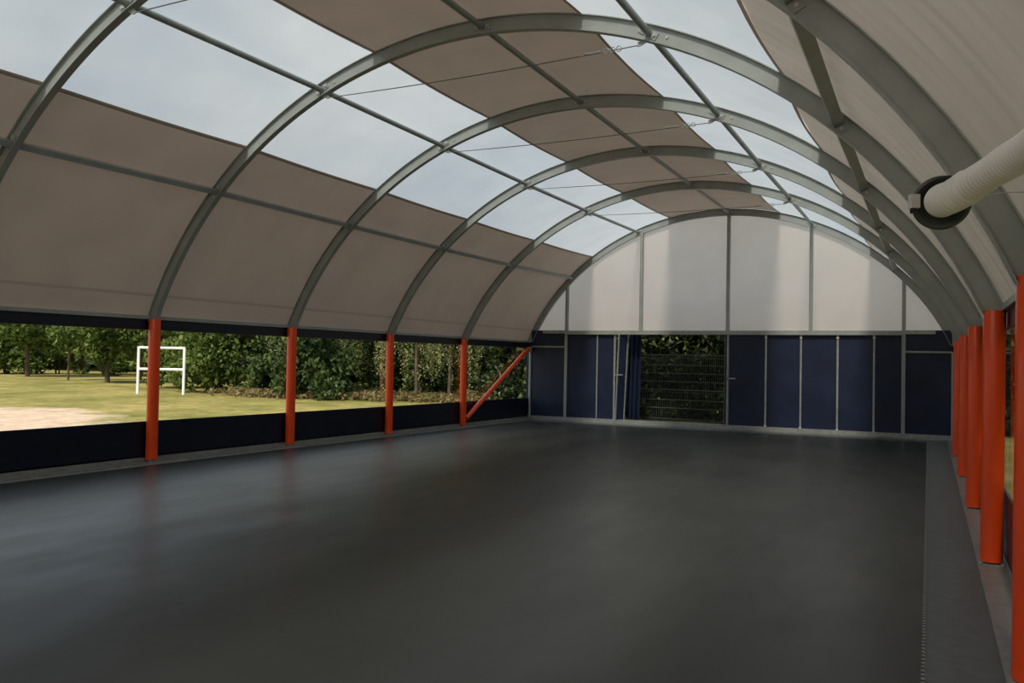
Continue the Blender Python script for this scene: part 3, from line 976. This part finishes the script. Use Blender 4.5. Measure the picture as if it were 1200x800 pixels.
# third opening
plant('leafy_bush', 'bush', -27.3, 28.9, .75, 'light green bush at the left side of the third opening', 'bush')
plant('leafy_bush', 'darkbush', -24.4, 26.4, (.85, .85, 1.0), 'large dark bush reaching the grass in the third opening', 'bush')
plant('birch_tree', 'birch', -25.6, 27.6, .95, 'weeping birch above the large dark bush in the third opening', trunk='birch')
plant('leafy_tree', 'dark', -29.9, 34.7, 1.0, 'dark tree in the middle of the third opening')
plant('birch_tree', 'birch', -24.6, 31.6, .9, 'weeping birch in the right half of the third opening')
plant('leafy_tree', 'dark', -25.5, 33.4, .95, 'dark tree behind the weeping birch of the third opening')
plant('leafy_bush', 'darkbush', -25.4, 32.9, .7, 'dark bush left of the third full-view orange post', 'bush')
# fourth opening
plant('birch_tree', 'birch', -20.3, 28.6, .85, 'weeping birch at the left of the fourth opening')
plant('leafy_tree', 'dark', -21.9, 32.6, .9, 'dark tree in the middle of the fourth opening')
plant('leafy_bush', 'darkbush', -21.6, 31.4, .6, 'low dark bush on the dry bank of the fourth opening', 'bush')
plant('birch_tree', 'birch', -19.2, 29.6, .85, 'weeping birch with pale strands right of the braced orange post')
plant('leafy_tree', 'dark', -20.6, 35.0, .95, 'dark tree behind the orange slanting brace')
plant('leafy_bush', 'bush', -18.0, 33.2, .55, 'low green bush at the foot of the boundary fence posts', 'bush')
plant('leafy_tree', 'dark', -17.6, 38.0, 1.0, 'dark tree closest to the back left corner of the hall')
# woodland further back
random.seed(9)
for k in range(17):
    x = -81.6 + 3.06*k + random.uniform(-.8, .8); y = 41.2 + 1.66*k + random.uniform(-1, 1)
    plant('woodland_tree', 'dark' if k % 3 else 'broad', x, y, random.uniform(1.25, 1.6), 'dark broadleaf tree in the woodland belt far behind the grass', group='woodland belt behind the field')
for k in range(15):
    x = -84 + 4.3*k + random.uniform(-1, 1); y = 48 + 2.3*k + random.uniform(-1, 1)
    plant('woodland_bush', 'darkbush', x, y, random.uniform(1.9, 2.3), 'dark undergrowth bush in the woodland belt far behind the grass', 'bush', group='undergrowth of the woodland belt')
for k in range(6):
    plant('woodland_bush', 'darkbush', -33.5 + 2.7*k, 37.6 + 1.25*k, 1.05, 'dark undergrowth bush between the dark trees behind the birches', 'bush', group='undergrowth behind the birches')
# hedge behind the back opening and trees behind it
for k, (x, lb) in enumerate(((-13.4, 'dark shrub of the hedge left of the back opening'), (-11.0, 'dark hedge shrub behind the left edge of the back opening'),
             (-8.9, 'dark leafy shrub left of centre behind the wire mesh fence'), (-6.9, 'dark leafy shrub right of centre behind the wire mesh fence'),
             (-4.7, 'dark hedge shrub behind the right edge of the back opening'))):
    plant('hedge_shrub', 'hedge', x, 26.4 + .3*(k % 2), 1.05, lb, 'shrub', rz=.1*k)
for k, (x, y) in enumerate(((-1.8, 27.0), (1.0, 27.4), (3.8, 27.0))):
    plant('hedge_shrub', 'hedge', x, y, 1.05, 'dark hedge shrub behind the folding doors and right corner of the back wall', 'shrub', group='hedge behind the folding doors', rz=.1*k)
for x, y in ((1.6, 33.0), (5.6, 32.0)):  # invented trees, added to cover the bright sky behind the right window film
    plant('added_tree', 'dark', x, y, 1.05, 'dense dark tree added behind the right back corner to cover bright sky', group='added trees behind the right back corner')
plant('leafy_tree', 'dark', -9.6, 32.0, (1.1,1.1,.62), 'dark tree behind the hedge, seen over the wire mesh fence')
plant('leafy_tree', 'dark', -12.6, 33.5, (1.1,1.1,.62), 'dark tree behind the left part of the hedge')

# unseen trees and bushes added to shade the right windows and darken reflections
for k in range(8):
    plant('added_bush', 'darkbush', 4.6 + .4*(k % 2), -3 + 3.8*k, 1.0, 'dark unseen bush added outside the right wall to darken reflections', 'bush', group='added bushes outside the right wall')
    plant('added_tree', 'dark', 6.6 + .5*(k % 2), -3 + 3.4*k, (1.25, 1.25, 1.02), 'dense unseen tree added outside the right wall for shade', group='added shade trees outside the right wall')

# dry grass bank
def gen_grass(rng):
    n = 9000
    t = rng.random(n)
    x = -28.5 + 13.5*t + rng.normal(size=n)*.9; y = 25.9 + 4.6*t + rng.normal(size=n)*.8
    return np.stack([x, y, -.05 + .26*rng.random(n)], 1), .06 + .09*rng.random(n)
me = leaves_mesh('dry_grass', M['dry_grass'], gen_grass, 30)
o = bpy.data.objects.new('dry_grass', me); col.objects.link(o)
tag(o, 'tall dry grass and weeds along the edge of the field under the trees', 'grass', kind='stuff')
